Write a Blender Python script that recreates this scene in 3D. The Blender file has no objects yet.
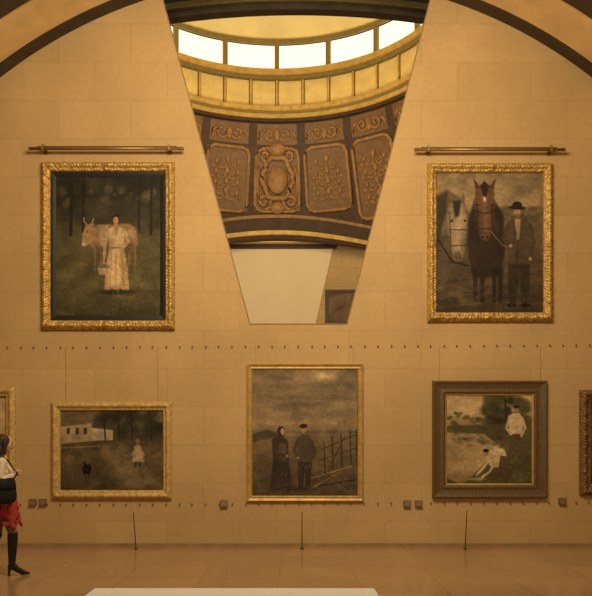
import bpy, bmesh, math, random
import numpy as np
from mathutils import Vector, Matrix
random.seed(4); np.random.seed(4)
sc = bpy.context.scene
COL = sc.collection
try:
    sc.view_settings.view_transform = 'Standard'; sc.view_settings.look = 'None'
except Exception: pass
PI = math.pi
F = 792.0; D = 12.0; EYE = 1.6; HX = 296.0; HY = 441.0
def W(px, py, Y=0.0):
    s = F/(D+Y)
    return ((px-HX)/s, Y, EYE+(HY-py)/s)
EX = (0.85, 0.70, 0.44)
def lin(c):
    c = c/255.0
    return c/12.92 if c <= 0.04045 else ((c+0.055)/1.055)**2.4
def base(c, k=1.0):
    return tuple(max(0.002, min(0.9, k*lin(v)/e)) for v, e in zip(c, EX))

# ---------------------------------------------------------------- materials
def newmat(name):
    m = bpy.data.materials.new(name); m.use_nodes = True
    nt = m.node_tree; return m, nt, nt.nodes['Principled BSDF']
def mat(name, c, rough=0.6, metal=0.0, ns=6.0, amt=0.15, bump=0.0, bscale=40.0, emis=0.0, spec=0.4):
    m, nt, b = newmat(name)
    col = base(c)
    tc = nt.nodes.new('ShaderNodeTexCoord')
    n = nt.nodes.new('ShaderNodeTexNoise'); n.inputs['Scale'].default_value = ns; n.inputs['Detail'].default_value = 4
    nt.links.new(tc.outputs['Object'], n.inputs['Vector'])
    r = nt.nodes.new('ShaderNodeValToRGB')
    r.color_ramp.elements[0].position = 0.3; r.color_ramp.elements[1].position = 0.7
    r.color_ramp.elements[0].color = tuple(v*(1-amt) for v in col)+(1,)
    r.color_ramp.elements[1].color = tuple(min(1, v*(1+amt)) for v in col)+(1,)
    nt.links.new(n.outputs['Fac'], r.inputs['Fac'])
    nt.links.new(r.outputs['Color'], b.inputs['Base Color'])
    b.inputs['Roughness'].default_value = rough; b.inputs['Metallic'].default_value = metal
    b.inputs['Specular IOR Level'].default_value = spec
    if bump:
        n2 = nt.nodes.new('ShaderNodeTexNoise'); n2.inputs['Scale'].default_value = bscale; n2.inputs['Detail'].default_value = 3
        nt.links.new(tc.outputs['Object'], n2.inputs['Vector'])
        bp = nt.nodes.new('ShaderNodeBump'); bp.inputs['Strength'].default_value = bump; bp.inputs['Distance'].default_value = 0.02
        nt.links.new(n2.outputs['Fac'], bp.inputs['Height']); nt.links.new(bp.outputs['Normal'], b.inputs['Normal'])
    if emis:
        nt.links.new(r.outputs['Color'], b.inputs['Emission Color']); b.inputs['Emission Strength'].default_value = emis
    return m
def brickmat(name, c1, c2, cm, bw, rh, mortar, axes, rough, offs=0.5, var=0.12, shift=(0, 0), spec=0.3, bump=0.15):
    m, nt, b = newmat(name)
    tc = nt.nodes.new('ShaderNodeTexCoord'); sp = nt.nodes.new('ShaderNodeSeparateXYZ'); cb = nt.nodes.new('ShaderNodeCombineXYZ')
    nt.links.new(tc.outputs['Object'], sp.inputs[0])
    for k, a in enumerate(axes):
        ad = nt.nodes.new('ShaderNodeMath'); ad.operation = 'ADD'; ad.inputs[1].default_value = shift[k]
        nt.links.new(sp.outputs[a], ad.inputs[0]); nt.links.new(ad.outputs[0], cb.inputs[k])
    br = nt.nodes.new('ShaderNodeTexBrick'); br.offset = offs; br.inputs['Scale'].default_value = 1.0
    br.inputs['Brick Width'].default_value = bw; br.inputs['Row Height'].default_value = rh
    br.inputs['Mortar Size'].default_value = mortar; br.inputs['Mortar Smooth'].default_value = 0.3
    br.inputs['Color1'].default_value = base(c1)+(1,); br.inputs['Color2'].default_value = base(c2)+(1,); br.inputs['Mortar'].default_value = base(cm)+(1,)
    nt.links.new(cb.outputs[0], br.inputs['Vector'])
    def noise(scale, lo, hi, det=5):
        n = nt.nodes.new('ShaderNodeTexNoise'); n.inputs['Scale'].default_value = scale; n.inputs['Detail'].default_value = det
        nt.links.new(tc.outputs['Object'], n.inputs['Vector'])
        mr = nt.nodes.new('ShaderNodeMapRange'); mr.inputs[1].default_value = 0.3; mr.inputs[2].default_value = 0.7; mr.inputs[3].default_value = lo; mr.inputs[4].default_value = hi
        nt.links.new(n.outputs['Fac'], mr.inputs[0]); return mr
    n1 = noise(0.9, 1-var, 1+var); n2 = noise(14, 1-var*0.5, 1+var*0.5)
    mu = nt.nodes.new('ShaderNodeMath'); mu.operation = 'MULTIPLY'
    nt.links.new(n1.outputs[0], mu.inputs[0]); nt.links.new(n2.outputs[0], mu.inputs[1])
    vm = nt.nodes.new('ShaderNodeVectorMath'); vm.operation = 'SCALE'
    nt.links.new(br.outputs['Color'], vm.inputs[0]); nt.links.new(mu.outputs[0], vm.inputs['Scale'])
    nt.links.new(vm.outputs[0], b.inputs['Base Color'])
    b.inputs['Roughness'].default_value = rough; b.inputs['Specular IOR Level'].default_value = spec
    bp = nt.nodes.new('ShaderNodeBump'); bp.inputs['Strength'].default_value = bump; bp.inputs['Distance'].default_value = 0.01; bp.invert = True
    nt.links.new(br.outputs['Fac'], bp.inputs['Height']); nt.links.new(bp.outputs['Normal'], b.inputs['Normal'])
    return m
def paintmat(name, rough=0.55):
    m, nt, b = newmat(name)
    a = nt.nodes.new('ShaderNodeAttribute'); a.attribute_name = 'paint'
    nt.links.new(a.outputs['Color'], b.inputs['Base Color'])
    b.inputs['Roughness'].default_value = rough; b.inputs['Specular IOR Level'].default_value = 0.15
    return m
def emit(name, c, s):
    m, nt, b = newmat(name)
    b.inputs['Base Color'].default_value = (0.6, 0.55, 0.45, 1)
    tc = nt.nodes.new('ShaderNodeTexCoord'); n = nt.nodes.new('ShaderNodeTexNoise'); n.inputs['Scale'].default_value = 1.2
    nt.links.new(tc.outputs['Object'], n.inputs['Vector'])
    r = nt.nodes.new('ShaderNodeValToRGB'); l = tuple(lin(v) for v in c)
    r.color_ramp.elements[0].color = tuple(v*0.9 for v in l)+(1,); r.color_ramp.elements[1].color = l+(1,)
    nt.links.new(n.outputs['Fac'], r.inputs['Fac']); nt.links.new(r.outputs['Color'], b.inputs['Emission Color'])
    b.inputs['Emission Strength'].default_value = s
    return m

M = {}
M['stone'] = brickmat('stone_ashlar', (176, 133, 74), (170, 128, 70), (164, 122, 66), 1.10, 0.58, 0.007, (0, 2), 0.75, shift=(0.3, 0.20), bump=0.05, var=0.09)
M['stone_far'] = brickmat('stone_far', (190, 142, 76), (182, 135, 72), (160, 116, 60), 1.0, 0.6, 0.01, (0, 2), 0.8)
M['floor'] = brickmat('floor_slabs', (160, 118, 70), (153, 112, 66), (138, 100, 57), 0.9, 0.9, 0.009, (0, 1), 0.15, offs=0.0, var=0.12, shift=(0.2, 0.1), spec=0.75, bump=0.02)
M['vault'] = mat('vault_plaster', (206, 158, 88), 0.8, ns=2)
M['rib'] = mat('rib_dark', (58, 41, 22), 0.6, ns=4, amt=0.25, bump=0.3, bscale=12)
M['gold'] = mat('carved_gilt', (172, 126, 55), 0.42, 0.35, ns=20, amt=0.35, bump=0.2, bscale=70)
M['gold_plain'] = mat('plain_gilt', (174, 128, 59), 0.4, 0.35, ns=12, amt=0.2)
M['gold_pale'] = mat('pale_gilt', (184, 140, 70), 0.45, 0.25, ns=20, amt=0.3, bump=0.2, bscale=60)
M['wood_frame'] = mat('bronzed_wood', (94, 66, 33), 0.45, 0.15, ns=25, amt=0.2, bump=0.15, bscale=60)
M['dark_frame'] = mat('dark_carved_wood', (112, 76, 36), 0.45, 0.2, ns=25, amt=0.3, bump=0.3, bscale=50)
M['black'] = mat('black_liner', (26, 18, 10), 0.45, ns=10)
M['backing'] = mat('backing_board', (80, 55, 30), 0.8)
M['bronze'] = mat('bronze_rod', (132, 98, 52), 0.35, 0.5, ns=10)
M['iron'] = mat('dark_iron', (60, 44, 26), 0.5, 0.3, ns=10)
M['edge'] = mat('stone_edge', (138, 102, 56), 0.7, ns=10)
M['stud'] = mat('stud_metal', (96, 68, 36), 0.5, 0.2)
M['wire'] = mat('wire', (150, 110, 60), 0.5, 0.1)
M['card'] = mat('label_card', (106, 78, 44), 0.5)
M['holder'] = mat('label_holder', (92, 66, 37), 0.35, ns=10)
M['bench'] = mat('bench_white', (232, 224, 206), 0.6, ns=3, amt=0.02)
M['bench_base'] = mat('bench_base', (90, 70, 45), 0.6)
M['cream'] = mat('cream_panel', (224, 182, 118), 0.8, ns=1.0, amt=0.03)
M['dome_cream'] = mat('dome_cream', (228, 190, 110), 0.8, ns=1.5, amt=0.08)
M['olive'] = mat('olive_gold_frame', (126, 100, 46), 0.5, 0.1, ns=8)
M['dgold'] = mat('dome_gold', (184, 136, 56), 0.5, 0.1, ns=6, amt=0.2)
M['dpanel'] = mat('dome_panel', (212, 168, 84), 0.6, ns=3, amt=0.12)
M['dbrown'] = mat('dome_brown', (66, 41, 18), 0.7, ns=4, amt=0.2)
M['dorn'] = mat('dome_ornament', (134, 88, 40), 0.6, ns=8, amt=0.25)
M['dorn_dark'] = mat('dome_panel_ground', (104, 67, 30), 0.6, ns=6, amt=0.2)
M['glass'] = emit('lit_glass', (255, 246, 220), 1.1)
M['lightstrip'] = emit('lit_strip', (250, 205, 110), 0.9)
M['paint'] = paintmat('oil_paint')

# ---------------------------------------------------------------- mesh builder
def raw(name, verts, faces, m, parent=None, smooth=False, recalc=True):
    me = bpy.data.meshes.new(name); me.from_pydata([tuple(v) for v in verts], [], faces); me.update()
    if recalc:
        bm = bmesh.new(); bm.from_mesh(me); bmesh.ops.recalc_face_normals(bm, faces=bm.faces); bm.to_mesh(me); bm.free()
    if smooth:
        for p in me.polygons: p.use_smooth = True
    me.materials.append(m)
    o = bpy.data.objects.new(name, me); COL.objects.link(o)
    if parent is not None: o.parent = parent
    return o
class MB:
    def __init__(s): s.v = []; s.f = []
    def box(s, x0, x1, y0, y1, z0, z1):
        b = len(s.v)
        s.v += [(x0,y0,z0),(x1,y0,z0),(x1,y1,z0),(x0,y1,z0),(x0,y0,z1),(x1,y0,z1),(x1,y1,z1),(x0,y1,z1)]
        s.f += [tuple(b+i for i in q) for q in ((0,3,2,1),(4,5,6,7),(0,1,5,4),(1,2,6,5),(2,3,7,6),(3,0,4,7))]
    def tube(s, pts, rad, n=8, closed=False, flat=None):
        pts = [Vector(p) for p in pts]; N = len(pts); b = len(s.v)
        if not isinstance(rad, (list, tuple)): rad = [rad]*N
        for i, p in enumerate(pts):
            if closed: t = pts[(i+1) % N]-pts[i-1]
            else: t = pts[min(i+1, N-1)]-pts[max(i-1, 0)]
            t = t.normalized() if t.length > 1e-9 else Vector((0,0,1))
            up = Vector((0,0,1)) if abs(t.z) < 0.9 else Vector((1,0,0))
            if flat is not None: up = Vector(flat)
            a = t.cross(up).normalized(); c = a.cross(t).normalized()
            for k in range(n):
                g = 2*PI*k/n; s.v.append(tuple(p+rad[i]*(math.cos(g)*a+math.sin(g)*c)))
        for i in range(N if closed else N-1):
            j = (i+1) % N
            for k in range(n):
                l = (k+1) % n; s.f.append((b+i*n+k, b+i*n+l, b+j*n+l, b+j*n+k))
        if not closed:
            s.f.append(tuple(b+k for k in range(n))); s.f.append(tuple(b+(N-1)*n+k for k in reversed(range(n))))
    def ell(s, c, r, nu=16, nv=10, fn=None):
        b = len(s.v); cx, cy, cz = c
        R = r if isinstance(r, (list, tuple)) else (r, r, r)
        def P(u, v):
            x, y, z = math.sin(v)*math.cos(u), math.sin(v)*math.sin(u), math.cos(v)
            q = (cx+R[0]*x, cy+R[1]*y, cz+R[2]*z)
            return fn(q, (x, y, z)) if fn else q
        s.v.append(P(0, 0))
        for j in range(1, nv):
            for i in range(nu): s.v.append(P(2*PI*i/nu, PI*j/nv))
        s.v.append(P(0, PI)); last = len(s.v)-1
        for i in range(nu):
            k = (i+1) % nu
            s.f.append((b, b+1+i, b+1+k))
            for j in range(nv-2): s.f.append((b+1+j*nu+i, b+1+(j+1)*nu+i, b+1+(j+1)*nu+k, b+1+j*nu+k))
            s.f.append((last, b+1+(nv-2)*nu+k, b+1+(nv-2)*nu+i))
    def caps(s, p0, p1, r0, r1, n=14, sy=1.0):
        p0 = Vector(p0); p1 = Vector(p1); t = (p1-p0); L = t.length; t = t.normalized()
        pts = []; rr = []
        for k in range(5):
            a = PI/2*(1-k/4.0); pts.append(p0-t*r0*math.sin(a)); rr.append(max(0.0015, r0*math.cos(a)))
        for k in range(5):
            a = PI/2*k/4.0; pts.append(p1+t*r1*math.sin(a)); rr.append(max(0.0015, r1*math.cos(a)))
        s.tube(pts, rr, n)
    def grid(s, P, nu, nv):
        b = len(s.v)
        for i in range(nu+1):
            for j in range(nv+1): s.v.append(tuple(P(i/nu, j/nv)))
        for i in range(nu):
            for j in range(nv): s.f.append((b+i*(nv+1)+j, b+(i+1)*(nv+1)+j, b+(i+1)*(nv+1)+j+1, b+i*(nv+1)+j+1))
    def build(s, name, m, parent=None, off=None, smooth=False, recalc=True):
        v = s.v
        if off is not None: v = [(a-off[0], b-off[1], c-off[2]) for a, b, c in v]
        return raw(name, v, s.f, m, parent, smooth, recalc)
def thing(name, label, cat, loc, group=None):
    o = bpy.data.objects.new(name, None); COL.objects.link(o); o.empty_display_size = 0.1
    o.location = loc; o['label'] = label; o['category'] = cat
    if group: o['group'] = group
    return o
def tag(o, label, cat, group=None):
    o['label'] = label; o['category'] = cat
    if group: o['group'] = group
    return o
def struct(o): o['kind'] = 'structure'; return o
def sempty(name, loc=(0,0,0)):
    o = bpy.data.objects.new(name, None); COL.objects.link(o); o.location = loc; o['kind'] = 'structure'; return o

# ---------------------------------------------------------------- room shell
RV = 481/66.0; CZ = EYE+(HY-456)/66.0; TW = 0.16
XL = -RV; YB = -14.0
poly = [(-RV, 0.0), (RV, 0.0), (RV, CZ)]
xr0 = W(431.5, -6)[0]; xl0 = W(161.5, -6)[0]
aR = math.acos(xr0/RV); aL = math.acos(xl0/RV)
for k in range(1, 49):
    a = aR*k/48; poly.append((RV*math.cos(a), CZ+RV*math.sin(a)))
br_ = W(347, 324); bl_ = W(250, 324)
poly += [(br_[0], br_[2]), (bl_[0], bl_[2])]
for k in range(0, 49):
    a = aL+(PI-aL)*k/48; poly.append((RV*math.cos(a), CZ+RV*math.sin(a)))
n = len(poly)
v = [(x, 0, z) for x, z in poly]+[(x, TW, z) for x, z in poly]
f = [tuple(range(n)), tuple(reversed(range(n, 2*n)))]+[(i, (i+1) % n, n+(i+1) % n, n+i) for i in range(n)]
struct(raw('wall_back', v, f, M['stone']))
mb = MB(); mb.box(-RV-0.3, RV+0.3, YB, 0.0, -0.1, 0.0); struct(mb.build('floor', M['floor']))
mb = MB(); mb.box(-RV-0.3, -RV, YB, 0.0, 0.0, CZ+0.3); struct(mb.build('wall_left', M['vault']))
mb = MB(); mb.box(RV, RV+0.3, YB, 0.0, 0.0, CZ+0.3); struct(mb.build('wall_right', M['vault']))
def arc_slab(R0, R1, y0, y1, nseg=96):
    mb = MB(); b = 0
    for i in range(nseg+1):
        a = PI*i/nseg; c, s_ = math.cos(a), math.sin(a)
        mb.v += [(R0*c, y0, CZ+R0*s_), (R0*c, y1, CZ+R0*s_), (R1*c, y1, CZ+R1*s_), (R1*c, y0, CZ+R1*s_)]
    for i in range(nseg):
        for k in range(4):
            l = (k+1) % 4; mb.f.append((4*i+k, 4*i+l, 4*i+4+l, 4*i+4+k))
    mb.f += [(0, 1, 2, 3), (4*nseg+3, 4*nseg+2, 4*nseg+1, 4*nseg)]
    return mb
struct(arc_slab(RV, RV+0.3, -7.0, -0.28).build('ceiling', M['vault'], smooth=False))
struct(arc_slab(RV-0.01, RV+0.28, -0.28, TW).build('trim_1', M['rib']))
struct(arc_slab(RV-0.04, RV+0.25, -1.65, -1.15).build('trim_2', M['rib']))
struct(arc_slab(RV-0.06, RV+0.25, -4.0, -3.3).build('trim_3', M['rib']))
# thin edging of the tapered opening
for nm, (a, b) in (('trim_4', ((161.5, -6), (250, 324))), ('trim_5', ((431.5, -6), (347, 324))), ('trim_6', ((250, 324), (347, 324)))):
    A = Vector(W(*a)); B = Vector(W(*b)); mb = MB(); mb.tube([A, B], 0.009, 6)
    struct(mb.build(nm, M['edge']))
# shoe line at the wall foot
mb = MB(); mb.box(-RV, RV, -0.035, 0.0, 0.0, 0.05); struct(mb.build('baseboard_back', mat('base_stone', (140, 102, 56), 0.6)))

# ---------------------------------------------------------------- dome room behind
r = 4.5; cx, cy = -0.57, 7.2; ZS = 11.1
def zi(py, Y=11.7): return W(0, py, Y)[2]
def dm(th, rad, z):
    if z < ZS: rad += 0.32*(ZS-z)          # the carved zone flares outward below the cornice
    return (cx+rad*math.sin(th), cy+rad*math.cos(th), z)
A0, A1 = -PI/2, PI/2
def cbox(mb, t0, t1, r0, r1, z0, z1, n=6, z0f=None):
    b = len(mb.v)
    for i in range(n+1):
        t = t0+(t1-t0)*i/n
        zz0, zz1 = (z0(t), z1(t)) if callable(z0) else (z0, z1)
        mb.v += [dm(t, r0, zz0), dm(t, r1, zz0), dm(t, r1, zz1), dm(t, r0, zz1)]
    for i in range(n):
        for k in range(4):
            l = (k+1) % 4; mb.f.append((b+4*i+k, b+4*i+l, b+4*i+4+l, b+4*i+4+k))
    mb.f += [(b, b+1, b+2, b+3), (b+4*n+3, b+4*n+2, b+4*n+1, b+4*n)]
zb = lambda t: 8.58-1.9*math.sin(t)**2
# upper cap
mb = MB()
prof = [(r, zi(40)), (r-0.02, zi(30)), (r-0.15, zi(22)), (r-0.6, zi(12)), (r-1.5, zi(0)), (r-2.7, zi(-9)), (0.1, zi(-14))]
mb.grid(lambda u, v_: dm(A0+(A1-A0)*u, *[ (lambda k, fr: (prof[k][0]*(1-fr)+prof[k+1][0]*fr, prof[k][1]*(1-fr)+prof[k+1][1]*fr))(min(int(v_*6), 5), v_*6-min(int(v_*6), 5))][0]), 48, 6)
struct(mb.build('ceiling', M['dome_cream'], smooth=True, recalc=False))
# rings (cornices)
def ring(name, m, r0, r1, z0, z1):
    mb = MB(); cbox(mb, A0, A1, r0, r1, z0, z1, 72); return struct(mb.build(name, m))
ring('trim_7', M['olive'], r-0.10, r+0.1, zi(46), zi(41))
ring('trim_8', M['dgold'], r-0.16, r+0.1, zi(77), zi(71))
ring('trim_9', M['olive'], r-0.10, r+0.1, zi(80.5), zi(77))
ring('trim_10', M['olive'], r-0.12, r+0.1, zi(109.5), zi(107.5))
ring('trim_11', M['dgold'], r-0.26, r+0.1, zi(114), zi(109.5))
ring('trim_12', M['olive'], r-0.20, r+0.1, zi(116), zi(114))
ring('trim_20', M['dgold'], r-0.16, r+0.1, zi(120), zi(116))
ring('trim_13', M['dbrown'], r-0.10, r+0.1, zi(123), zi(120))
# windows
step = math.radians(20)
for i, k in enumerate(range(-4, 4)):
    t0 = k*step; t1 = t0+step; e = 0.022
    w = sempty('window_%d' % (i+1), dm((t0+t1)/2, r, zi(70)))
    off = w.location
    mb = MB()
    cbox(mb, t0, t0+e*0.7, r-0.10, r+0.05, zi(71), zi(45)); cbox(mb, t1-e*0.7, t1, r-0.10, r+0.05, zi(71), zi(45))
    cbox(mb, t0, t1, r-0.06, r+0.05, zi(71), zi(70)); cbox(mb, t0, t1, r-0.06, r+0.05, zi(46), zi(45))
    mb.build('window_frame', M['olive'], w, off)
    mb = MB(); cbox(mb, t0+e*0.6, t1-e*0.6, r, r+0.03, zi(70.4), zi(45.6)); mb.build('window_pane', M['glass'], w, off)
# drum with panels
mb = MB(); cbox(mb, A0, A1, r+0.02, r+0.15, zi(108), zi(80), 72); drum = struct(mb.build('wall_drum', M['olive']))
for k in range(-9, 9):
    t0 = math.radians(10*k)+0.013; t1 = math.radians(10*k+10)-0.013
    mb = MB(); cbox(mb, t0, t1, r-0.002, r+0.03, zi(107), zi(81.5), 3); mb.build('panel', M['dpanel'], drum)
for k in range(-9, 10):
    t = math.radians(10*k); mb = MB(); cbox(mb, t-0.006, t+0.006, r-0.05, r+0.03, zi(107.5), zi(81), 2); mb.build('pilaster', M['dgold'], drum)
# carved lower zone
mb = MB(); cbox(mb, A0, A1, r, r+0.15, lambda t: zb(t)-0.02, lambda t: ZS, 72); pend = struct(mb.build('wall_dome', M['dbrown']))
def spiral(cu, cz, R, turns, d, a0, m=26):
    out = []
    for i in range(m+1):
        q = i/m; rr = R*(1-0.85*q); a = a0+d*2*PI*turns*q; out.append((cu+rr*math.cos(a), cz+rr*math.sin(a)))
    return out
def relief(mb, pts2, rad, h=0.0, n=6):
    mb.tube([dm(u/r, r-h, z) for u, z in pts2], rad, n)
for k in range(-5, 6):
    tc_ = math.radians(18*k); u0 = tc_*r; hw = 0.61
    z1 = zi(147); z0 = max(zb(tc_-0.13), zb(tc_+0.13))+0.12
    zm = (z0+z1)/2; H = z1-z0
    g = MB(); cbox(g, tc_-hw/r, tc_+hw/r, r-0.03, r+0.02, z0, z1, 5)
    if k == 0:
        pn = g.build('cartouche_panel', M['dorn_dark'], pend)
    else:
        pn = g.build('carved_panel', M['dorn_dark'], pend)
    bd = MB(); c_ = 0.20
    loop = [(u0-hw+c_, z0), (u0+hw-c_, z0), (u0+hw-c_*0.3, z0+c_*0.3), (u0+hw, z0+c_), (u0+hw, z1-c_), (u0+hw-c_*0.3, z1-c_*0.3), (u0+hw-c_, z1), (u0-hw+c_, z1), (u0-hw+c_*0.3, z1-c_*0.3), (u0-hw, z1-c_), (u0-hw, z0+c_), (u0-hw+c_*0.3, z0+c_*0.3)]
    bd.tube([dm(u/r, r-0.06, z) for u, z in loop], 0.06, 6, closed=True)
    bd.build('panel_moulding', M['dorn'], pn, smooth=True)
    o = MB()
    if k == 0:
        o.ell(dm(tc_, r-0.05, zm+0.05), (0.33, 0.18, 0.46), 18, 12)
        ring_ = [(u0+0.42*math.cos(a)*(1+0.08*math.cos(6*a)), zm+0.05+0.58*math.sin(a)*(1+0.06*math.cos(6*a))) for a in [2*PI*i/40 for i in range(40)]]
        o.tube([dm(u/r, r-0.12, z) for u, z in ring_], 0.09, 6, closed=True)
        for s_ in (-1, 1):
            relief(o, spiral(u0+s_*0.33, z1-0.20, 0.22, 1.4, s_, PI/2), 0.06, 0.10)
            relief(o, spiral(u0+s_*0.36, z0+0.26, 0.22, 1.4, -s_, -PI/2), 0.06, 0.10)
            relief(o, [(u0+s_*0.50, zm-0.5), (u0+s_*0.56, zm-0.1), (u0+s_*0.50, zm+0.4)], 0.05, 0.06)
        o.ell(dm(tc_, r-0.1, z1-0.02), (0.28, 0.16, 0.2)); o.ell(dm(tc_, r-0.1, z0+0.10), (0.24, 0.14, 0.2))
        o.build('cartouche', M['dorn'], pn, smooth=True)
    else:
        relief(o, [(u0+0.05*math.sin(6*q), z0+0.3+(H-0.7)*q) for q in [i/14 for i in range(15)]], 0.03, 0.04)
        for q in (0.24, 0.40, 0.56, 0.72):
            zz = z0+H*q; s2 = 0.12
            for s_ in (-1, 1):
                relief(o, spiral(u0+s_*0.17, zz, s2, 1.1, s_, PI if s_ > 0 else 0, 16), 0.028, 0.045)
                o.ell(dm(tc_+s_*0.31/r, r-0.04, zz+0.10), (0.05, 0.05, 0.10), 8, 6); o.ell(dm(tc_+s_*0.40/r, r-0.03, zz-0.05), (0.06, 0.045, 0.06), 8, 6)
        for q in (0.32, 0.48, 0.64, 0.82): o.ell(dm(tc_, r-0.05, z0+H*q), (0.08, 0.07, 0.12), 10, 8)
        o.build('scroll_ornament', M['dorn'], pn, smooth=True)
for k in range(-5, 6):
    tc_ = math.radians(18*k); u0 = tc_*r; zc = (zi(124)+zi(144))/2
    g = MB(); cbox(g, tc_-0.13, tc_+0.13, r-0.02, r+0.02, zi(143), zi(124.5), 4); fz = g.build('frieze_panel', M['dorn_dark'], pend)
    o = MB()
    for s_ in (-1, 1):
        relief(o, spiral(u0+s_*0.22, zc, 0.19, 1.3, s_, 0 if s_ < 0 else PI, 20), 0.04, 0.05)
        relief(o, [(u0+s_*0.38, zc+0.1), (u0+s_*0.5, zc+0.02), (u0+s_*0.55, zc-0.15)], 0.04, 0.04)
    o.ell(dm(tc_, r-0.04, zc), (0.10, 0.09, 0.2), 10, 8)
    o.build('frieze_ornament', M['dorn'], fz, smooth=True)
def aring(name, m, r0, r1, d0, d1):
    mb = MB(); cbox(mb, A0, A1, r0, r1, lambda t: zb(t)-d1, lambda t: zb(t)-d0, 72); struct(mb.build(name, m))
aring('trim_14', M['dorn'], r-0.10, r+0.15, 0.0, 0.09)
aring('trim_15', M['dbrown'], r-0.06, r+0.15, 0.09, 0.46)
aring('trim_16', M['dgold'], r-0.16, r+0.15, 0.46, 0.58)
aring('trim_17', M['dbrown'], r-0.02, r+0.35, 0.58, 0.66)
# far wall
YF = 13.6
mb = MB(); mb.box(-7.5, 7.5, YF, YF+0.2, -0.1, 9.6); struct(mb.build('wall_far', M['stone_far']))
mb = MB(); mb.box(-7.5, 7.5, TW, YF, -0.1, 0.0); struct(mb.build('floor', M['floor']))
# near arch rib behind the opening
mb = MB(); Ya, Yb2 = 1.2, 1.4
def arcy(px, mid, sag): return mid+sag*((px-297)/129.0)**2
for nm, m, ya, lo, hi in (('trim_18', M['rib'], Ya, 9, -30), ('trim_19', M['olive'], Ya-0.05, 2.0, -4)):
    mb = MB(); b = 0; N = 40
    for i in range(N+1):
        px = 297-260+520*i/N
        a = W(px, arcy(px, lo, 9), Ya); c = W(px, arcy(px, hi, 9), Ya)
        y2 = Yb2 if nm == 'trim_18' else Ya
        mb.v += [(a[0], ya, a[2]), (a[0], y2, a[2]), (c[0], y2, c[2]), (c[0], ya, c[2])]
    for i in range(N):
        for k in range(4):
            l = (k+1) % 4; mb.f.append((4*i+k, 4*i+l, 4*i+4+l, 4*i+4+k))
    mb.f += [(0, 1, 2, 3), (4*N+3, 4*N+2, 4*N+1, 4*N)]
    struct(mb.build(nm, m))
# tapered screen on far wall
Yp = YF-0.06
t = thing('screen_panel', 'tall pale tapered screen on the far wall, seen through the opening', 'screen', (W(277, 0, YF)[0], YF, 2.0))
def trap(x0t, x1t, x0b, x1b, yt, yb_, Y0, Y1):
    mb = MB(); q = [W(x0t, yt, Yp), W(x1t, yt, Yp), W(x1b, yb_, Yp), W(x0b, yb_, Yp)]
    mb.v = [(a[0], Y0, a[2]) for a in q]+[(a[0], Y1, a[2]) for a in q]
    mb.f = [(0,1,2,3), (7,6,5,4), (0,4,5,1), (1,5,6,2), (2,6,7,3), (3,7,4,0)]
    return mb
trap(221, 333, 246, 308, 248, 357, Yp, YF).build('panel', M['cream'], t, t.location)
trap(216, 338, 218, 336, 244.5, 249, Yp-0.06, YF).build('top_rail', M['iron'], t, t.location)
trap(216, 324, 216, 324, 237.5, 241.5, Yp-0.04, YF).build('light_strip', M['lightstrip'], t, t.location)

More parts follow.
